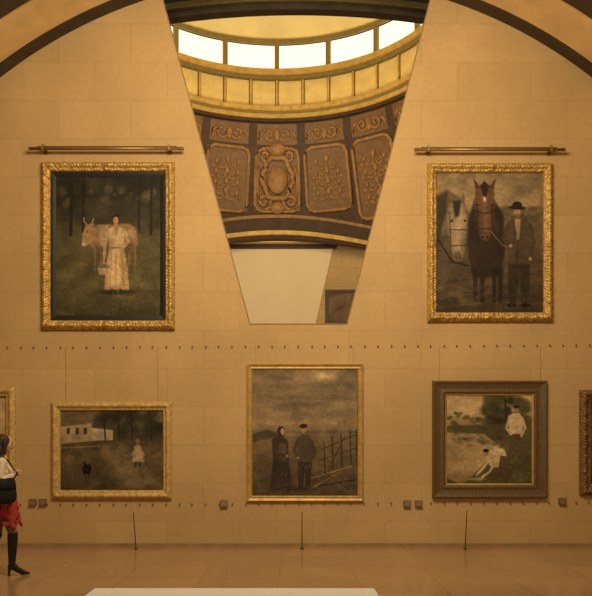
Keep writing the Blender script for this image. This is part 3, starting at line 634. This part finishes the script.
# ---------------------------------------------------------------- labels on the wall
labs = [(33, 502, 'small dark wall label nearest the walking woman, left of its pair'), (43, 502, 'small wall label just below the farmyard painting, right of its pair'), (224, 503.5, 'lone small wall label left of the seaside couple painting'), (407, 503.5, 'small wall label left of its pair, below and left of the pond painting'), (418.5, 503.5, 'small wall label right of its pair, below and left of the pond painting'), (562, 501, 'small wall label right of the pond painting near the right edge')]
for px, py, lab in labs:
    a = W(px, py); t = thing('wall_label', lab, 'label', a); off = t.location
    mb = MB(); mb.box(a[0]-0.056, a[0]+0.056, -0.02, 0, a[2]-0.046, a[2]+0.046); mb.box(a[0]-0.056, a[0]+0.056, -0.05, -0.02, a[2]-0.046, a[2]-0.038)
    mb.build('holder', M['holder'], t, off)
    mb = MB(); mb.v = [(a[0]-0.05, -0.045, a[2]-0.037), (a[0]+0.05, -0.045, a[2]-0.037), (a[0]+0.05, -0.024, a[2]+0.038), (a[0]-0.05, -0.024, a[2]+0.038), (a[0]-0.05, -0.040, a[2]-0.037), (a[0]+0.05, -0.040, a[2]-0.037), (a[0]+0.05, -0.02, a[2]+0.038), (a[0]-0.05, -0.02, a[2]+0.038)]
    mb.f = [(0,1,2,3), (7,6,5,4), (0,4,5,1), (1,5,6,2), (2,6,7,3), (3,7,4,0)]
    mb.build('card', M['card'], t, off)
# ---------------------------------------------------------------- barrier stakes
for (xt, yt, xb, lab) in ((133.5, 513, 136, 'thin dark barrier post below the farmyard painting'), (302, 513, 302, 'thin dark barrier post below the seaside couple painting'), (467, 511, 465, 'thin dark barrier post below the pond painting')):
    Y = -0.28; a = W(xt, yt, Y); b = W(xb, 549, Y)
    t = thing('barrier_post', lab, 'barrier post', (b[0], Y, 0)); off = t.location
    mb = MB(); mb.tube([(b[0], Y, 0.01), (a[0], Y, a[2])], [0.008, 0.006], 8); mb.build('rod', M['iron'], t, off)
    mb = MB(); mb.tube([(b[0], Y, 0), (b[0], Y, 0.012), (b[0], Y, 0.02)], [0.026, 0.026, 0.014], 16); mb.build('foot', M['iron'], t, off)
    mb = MB(); mb.ell(a, 0.010, 10, 8); mb.build('tip', M['bronze'], t, off, smooth=True)

# ---------------------------------------------------------------- bench
dist = 6.2; sB = F/dist; xa = (94-HX)/sB; xb = (375-HX)/sB
t = thing('bench', 'long white flat-topped bench in the foreground', 'bench', ((xa+xb)/2, -5.8-0.45, 0)); off = t.location
def rbox(x0, x1, y0, y1, z0, z1, bev):
    bm = bmesh.new(); bmesh.ops.create_cube(bm, size=1)
    for v_ in bm.verts: v_.co = Vector((x0+(v_.co.x+.5)*(x1-x0), y0+(v_.co.y+.5)*(y1-y0), z0+(v_.co.z+.5)*(z1-z0)))
    bmesh.ops.bevel(bm, geom=bm.edges[:], offset=bev, segments=3, affect='EDGES')
    mb = MB(); bm.verts.index_update(); mb.v = [tuple(v_.co) for v_ in bm.verts]; mb.f = [tuple(v_.index for v_ in f_.verts) for f_ in bm.faces]; bm.free(); return mb
rbox(xa, xb, -6.7, -5.8, 0.30, 0.45, 0.012).build('seat', M['bench'], t, off)
rbox(xa+0.1, xb-0.1, -6.6, -5.9, 0.05, 0.30, 0.005).build('body', M['bench'], t, off)
rbox(xa+0.15, xb-0.15, -6.55, -5.95, 0.0, 0.05, 0.004).build('plinth', M['bench_base'], t, off)

# ---------------------------------------------------------------- woman
def remesh(mb, name, m, parent, vox=0.008, smooth=4):
    o = mb.build(name+'_src', m); md = o.modifiers.new('r', 'REMESH'); md.mode = 'VOXEL'; md.voxel_size = vox
    if smooth: s2 = o.modifiers.new('s', 'SMOOTH'); s2.iterations = smooth; s2.factor = 0.5
    dg = bpy.context.evaluated_depsgraph_get(); dg.update()
    me = bpy.data.meshes.new_from_object(o.evaluated_get(dg)); me.name = name
    bpy.data.objects.remove(o)
    me.materials.clear(); me.materials.append(m)
    for p in me.polygons: p.use_smooth = True
    q = bpy.data.objects.new(name, me); COL.objects.link(q); q.parent = parent; return q
per = thing('person', 'woman in cream blouse, red skirt and black knee boots walking at left edge', 'person', (-3.50, -2.57, 0))
per.rotation_euler = (0, 0, 0.42)
b = MB()
b.ell((-.02, 0, .95), (.115, .165, .14)); b.ell((0, 0, 1.07), (.09, .128, .13)); b.ell((.0, 0, 1.23), (.105, .15, .15)); b.ell((-.015, 0, 1.345), (.075, .16, .065))
b.ell((.06, -.062, 1.235), .058); b.ell((.06, .062, 1.235), .058)
b.caps((-.005, 0, 1.38), (.015, 0, 1.48), .05, .045)
def headfn(q, n_):
    x, y, z = q; h = (z-1.56)/.112
    k = 1-0.28*max(0, -h)**1.5
    y *= k
    if n_[0] > 0: x = .035+(x-.035)*(1-0.10*max(0, -h)**2)
    else: x = .03+(x-.03)*(1-0.35*max(0, -h)**1.2)
    return (x, y, z)
b.ell((.03, 0, 1.56), (.096, .075, .112), 28, 20, headfn)
b.caps((.118, 0, 1.575), (.135, 0, 1.548), .009, .013); b.ell((.105, 0, 1.475), (.022, .024, .016)); b.ell((.116, 0, 1.512), (.012, .022, .009))
b.caps((.112, -.04, 1.588), (.118, -.012, 1.588), .009, .009); b.caps((.112, .04, 1.588), (.118, .012, 1.588), .009, .009)
for s_ in (-1, 1): b.ell((.02, s_*.074, 1.555), (.018, .010, .03))
sh = (-.015, .16, 1.345)
R_el, R_wr = (-.07, -.215, 1.09), (.11, -.19, 1.20)
L_el, L_wr = (-.02, .215, 1.07), (.10, .215, .86)
b.caps((sh[0], -sh[1], sh[2]), R_el, .052, .037); b.caps(R_el, R_wr, .037, .025)
b.caps((sh[0], sh[1], sh[2]), L_el, .052, .037); b.caps(L_el, L_wr, .037, .025)
# right hand closing on the strap
wx, wy, wz = R_wr
b.ell((wx+.045, wy+.002, wz+.025), (.045, .018, .036))
for i, L in enumerate((.030, .034, .032, .025)):
    z_ = wz+.052-.018*i; x_ = wx+.083-.004*abs(i-1)
    b.caps((x_-.02, wy-.008, z_), (x_+.012, wy-.010, z_-.004), .0095, .009, 8); b.caps((x_+.012, wy-.010, z_-.004), (x_+.014, wy+.022, z_-.006), .009, .0085, 8); b.caps((x_+.014, wy+.022, z_-.006), (x_+.014-L*.7, wy+.028, z_-.006), .0085, .0075, 8)
b.caps((wx+.03, wy+.012, wz+.045), (wx+.055, wy+.028, wz+.068), .011, .009, 8); b.caps((wx+.055, wy+.028, wz+.068), (wx+.08, wy+.022, wz+.07), .009, .008, 8)
# left hand hanging, slightly curled
hx, hy, hz = L_wr; b.ell((hx+.022, hy, hz-.045), (.035, .017, .048))
for i, L in enumerate((.062, .070, .065, .050)):
    x_ = hx+.050-.019*i; z_ = hz-.085
    b.caps((x_, hy, z_), (x_+.012, hy-.008, z_-L*.55), .009, .0085, 8); b.caps((x_+.012, hy-.008, z_-L*.55), (x_+.008, hy-.026, z_-L), .0085, .0075, 8)
b.caps((hx+.04, hy-.01, hz-.03), (hx+.062, hy-.022, hz-.06), .011, .009, 8); b.caps((hx+.062, hy-.022, hz-.06), (hx+.066, hy-.03, hz-.088), .009, .008, 8)
RH, RK, RA = (-.01, -.085, .90), (.115, -.082, .50), (.105, -.082, .13)
LH, LK, LA = (-.03, .085, .90), (-.045, .082, .49), (-.24, .082, .18)
b.caps(RH, RK, .085, .052); b.caps(RK, RA, .050, .032); b.ell((.100, -.082, .38), (.046, .044, .10))
b.caps(LH, LK, .085, .052); b.caps(LK, LA, .050, .032); b.ell((-.12, .082, .40), (.046, .044, .09))
b.caps(RA, (.22, -.085, .035), .032, .026); b.caps(LA, (-.17, .085, .045), .032, .026)
m_skin, nt, bs = newmat('skin'); at = nt.nodes.new('ShaderNodeAttribute'); at.attribute_name = 'paint'; nt.links.new(at.outputs['Color'], bs.inputs['Base Color']); bs.inputs['Roughness'].default_value = 0.55
body = remesh(b, 'body', m_skin, per, 0.006, 3)
sk = base((184, 132, 82)); lip = base((150, 70, 52)); eye = base((34, 22, 14)); brow = base((60, 38, 22)); tight = base((112, 78, 48))
cols = np.ones((len(body.data.vertices), 4), np.float32)
for i, v_ in enumerate(body.data.vertices):
    x, y, z = v_.co; cc = sk
    if z < 0.95: cc = tight if not (abs(y) > .19 and z > .72) else sk
    if x > .085:
        if abs(z-1.512) < .009 and abs(y) < .024: cc = lip
        if ((abs(y)-.032)/.014)**2+((z-1.568)/.006)**2 < 1: cc = eye
        if abs(z-1.592) < .004 and .012 < abs(y) < .046: cc = brow
    cols[i, :3] = cc
body.data.color_attributes.new('paint', 'FLOAT_COLOR', 'POINT').data.foreach_set('color', cols.ravel())
# blouse
b = MB(); e = .012
b.ell((0, 0, 1.07), (.09+e, .128+e, .13)); b.ell((.0, 0, 1.23), (.105+e, .15+e, .15)); b.ell((-.015, 0, 1.345), (.075+e, .165+e, .062)); b.ell((.06, -.062, 1.235), .07); b.ell((.06, .062, 1.235), .07)
b.caps((-.012, 0, 1.36), (-.002, 0, 1.405), .075, .056); b.ell((-.01, 0, 1.0), (.11, .155, .08))
def lerp(a, c_, q): return tuple(a[i]*(1-q)+c_[i]*q for i in range(3))
b.caps((sh[0], -sh[1], sh[2]), R_el, .066, .052); b.caps(R_el, lerp(R_el, R_wr, .88), .052, .038)
b.caps((sh[0], sh[1], sh[2]), L_el, .066, .052); b.caps(L_el, lerp(L_el, L_wr, .88), .052, .038)
M['blouse'] = mat('blouse_cloth', (204, 170, 120), 0.8, ns=14, amt=0.15, bump=0.5, bscale=18)
bl = remesh(b, 'blouse', M['blouse'], per, 0.008, 3)
c2 = MB(); c2.tube([(-.012+.062*math.cos(a), .062*math.sin(a), 1.405+.012*math.cos(a)*-1) for a in [2*PI*i/24 for i in range(24)]], .012, 8, closed=True); c2.build('collar', M['blouse'], bl, smooth=True)
# pleated skirt: red cloth with dark broken patches
m_sk, nt, bs = newmat('red_dark_skirt'); tc = nt.nodes.new('ShaderNodeTexCoord')
wv = nt.nodes.new('ShaderNodeTexNoise'); wv.inputs['Scale'].default_value = 16; wv.inputs['Detail'].default_value = 3
nt.links.new(tc.outputs['Object'], wv.inputs['Vector'])
rp = nt.nodes.new('ShaderNodeValToRGB'); rp.color_ramp.elements[0].color = base((56, 18, 13))+(1,); rp.color_ramp.elements[1].color = base((158, 42, 30))+(1,); rp.color_ramp.elements[0].position = 0.38; rp.color_ramp.elements[1].position = 0.54
nt.links.new(wv.outputs['Fac'], rp.inputs['Fac']); nt.links.new(rp.outputs['Color'], bs.inputs['Base Color']); bs.inputs['Roughness'].default_value = 0.8
b = MB()
def skirt(u, v_):
    a = 2*PI*u; hem = .46+.025*math.sin(5*a+.7)+.014*math.sin(11*a); z = 1.06-hem*v_; k = min(1, v_*3); ex = .10+.05*k+.065*v_; ey = .142+.045*k+.03*v_
    p = 1+0.07*v_*math.sin(11*a)
    return (-.01+.02*v_+ex*p*math.cos(a)-.035*v_*(1 if math.cos(a) < 0 else 0)*abs(math.cos(a)), ey*p*math.sin(a), z)
b.grid(skirt, 144, 20); sko = b.build('skirt', m_sk, per, smooth=True)
sd = sko.modifiers.new('t', 'SOLIDIFY'); sd.thickness = 0.006
b = MB(); b.tube([(-.01+.103*math.cos(2*PI*i/32), .146*math.sin(2*PI*i/32), 1.055) for i in range(32)], .014, 8, closed=True); b.build('waistband', mat('waistband', (40, 20, 16), 0.7), sko, smooth=True)
# boots
M['boot'] = mat('boot_leather', (24, 18, 13), 0.38, ns=10, spec=0.4)
def boot(K, A, flat):
    b = MB(); k2 = lerp(K, A, .04); b.caps(k2, lerp(K, A, .35), .062, .059); b.caps(lerp(K, A, .32), A, .058, .040)
    ax, ay, az = A
    if flat:
        b.caps((ax-.010, ay, .115), (ax+.04, ay, .10), .038, .036); b.caps((ax+.03, ay, .09), (ax+.125, ay, .034), .036, .031); b.caps((ax+.12, ay, .032), (ax+.195, ay, .020), .031, .014)
    else:
        b.caps((ax, ay, az), (ax+.05, ay, .10), .040, .037); b.caps((ax+.05, ay, .10), (ax+.10, ay, .034), .037, .03); b.caps((ax+.10, ay, .032), (ax+.15, ay, .024), .03, .018); b.caps((ax-.02, ay, az-.04), (ax+.03, ay, .10), .036, .034)
    bo = remesh(b, 'boot', M['boot'], per, 0.007, 3)
    h = MB()
    if flat: h.tube([(ax-.020, ay, .11), (ax-.032, ay, .05), (ax-.030, ay, 0.0)], [.028, .015, .012], 12)
    else: h.tube([(ax-.035, ay, az-.05), (ax-.055, ay, az-.09), (ax-.062, ay, az-.115)], [.028, .015, .012], 12)
    h.build('heel', M['black'], bo, smooth=True)
boot(RK, RA, True); boot(LK, LA, False)
# hair, just past the shoulders
b = MB()
b.ell((.005, 0, 1.582), (.104, .089, .100), 20, 14); b.ell((-.045, 0, 1.53), (.070, .092, .10)); b.caps((-.055, 0, 1.50), (-.085, 0, 1.36), .070, .046); b.caps((-.045, -.055, 1.50), (-.065, -.08, 1.36), .042, .030); b.caps((-.045, .055, 1.50), (-.065, .08, 1.36), .042, .030); b.caps((.03, -.075, 1.60), (.02, -.082, 1.46), .028, .026); b.caps((.03, .075, 1.60), (.02, .082, 1.46), .028, .026)
remesh(b, 'hair', mat('hair_brown', (50, 30, 17), 0.45, ns=30, amt=0.5, bump=0.6, bscale=60), per, 0.008, 3)
# shoulder bag (worn, so a thing of its own)
bag = thing('shoulder_bag', 'soft black slouchy shoulder bag worn by the walking woman', 'bag', per.location); bag.rotation_euler = per.rotation_euler
M['bag'] = mat('bag_leather', (30, 22, 16), 0.75, ns=12, bump=0.4, bscale=25, spec=0.2)
def squ(c_, R, pw):
    def fn(q, n_):
        o_ = []
        for i in range(3):
            val = abs(n_[i])**pw; o_.append(c_[i]+R[i]*(val if n_[i] >= 0 else -val))
        x, y, z = o_; h = (z-c_[2])/R[2]
        x = c_[0]+(x-c_[0])*(1-0.16*h); y = c_[1]+(y-c_[1])*(1-0.25*h)
        return (x, y, z+0.02*math.cos((x-c_[0])/R[0]*PI)*(-1 if h > 0.3 else 0))
    return fn
b = MB(); C_ = (.00, -.325, 1.03); R_ = (.135, .052, .155); b.ell(C_, R_, 32, 20, squ(C_, R_, .62)); b.build('bag_body', M['bag'], bag, smooth=True)
b = MB(); C2 = (.00, -.345, 1.105); R2 = (.128, .045, .07); b.ell(C2, R2, 28, 14, squ(C2, R2, .62)); b.build('flap', M['bag'], bag, smooth=True)
b = MB(); b.tube([(-.10, -.325, 1.16), (-.10, -.27, 1.27), (-.06, -.20, 1.385), (-.015, -.165, 1.425), (.05, -.17, 1.375), (.12, -.18, 1.26), (.16, -.215, 1.22), (.10, -.32, 1.16)], .009, 8); b.build('strap', M['bag'], bag, smooth=True)

# ---------------------------------------------------------------- lights
def area(name, loc, target, sx, sy, e, c):
    l = bpy.data.lights.new(name, 'AREA'); l.shape = 'RECTANGLE'; l.size = sx; l.size_y = sy; l.energy = e; l.color = c
    o = bpy.data.objects.new(name, l); COL.objects.link(o); o.location = loc
    o.rotation_euler = (Vector(target)-Vector(loc)).to_track_quat('-Z', 'Y').to_euler(); return o
warm = (1, .82, .51)
area('hall_light', (0, -5.6, 6.9), (0, 0, 4.4), 3.2, 1.4, 430, warm)
area('dome_uplight', (cx, cy-1.5, 8.6), (cx, cy+2.2, 13.0), 3, 2, 320, (1, .80, .47))
area('far_wall_light', (0, 4.5, 6.2), (0, 13, 5.8), 3, 1.5, 170, (1, .84, .55))
w = bpy.data.worlds.new('World'); sc.world = w; w.use_nodes = True
bg = w.node_tree.nodes['Background']; bg.inputs[0].default_value = (1, .79, .47, 1); bg.inputs[1].default_value = 0.27
# ---------------------------------------------------------------- camera
cd = bpy.data.cameras.new('Camera'); co = bpy.data.objects.new('Camera', cd); COL.objects.link(co)
co.location = (0, -D, EYE); co.rotation_euler = (PI/2, 0, 0)
cd.sensor_fit = 'HORIZONTAL'; cd.sensor_width = 36; cd.lens = 36*F/592
cd.shift_y = (HY-298)/592.0; cd.clip_end = 200
sc.camera = co
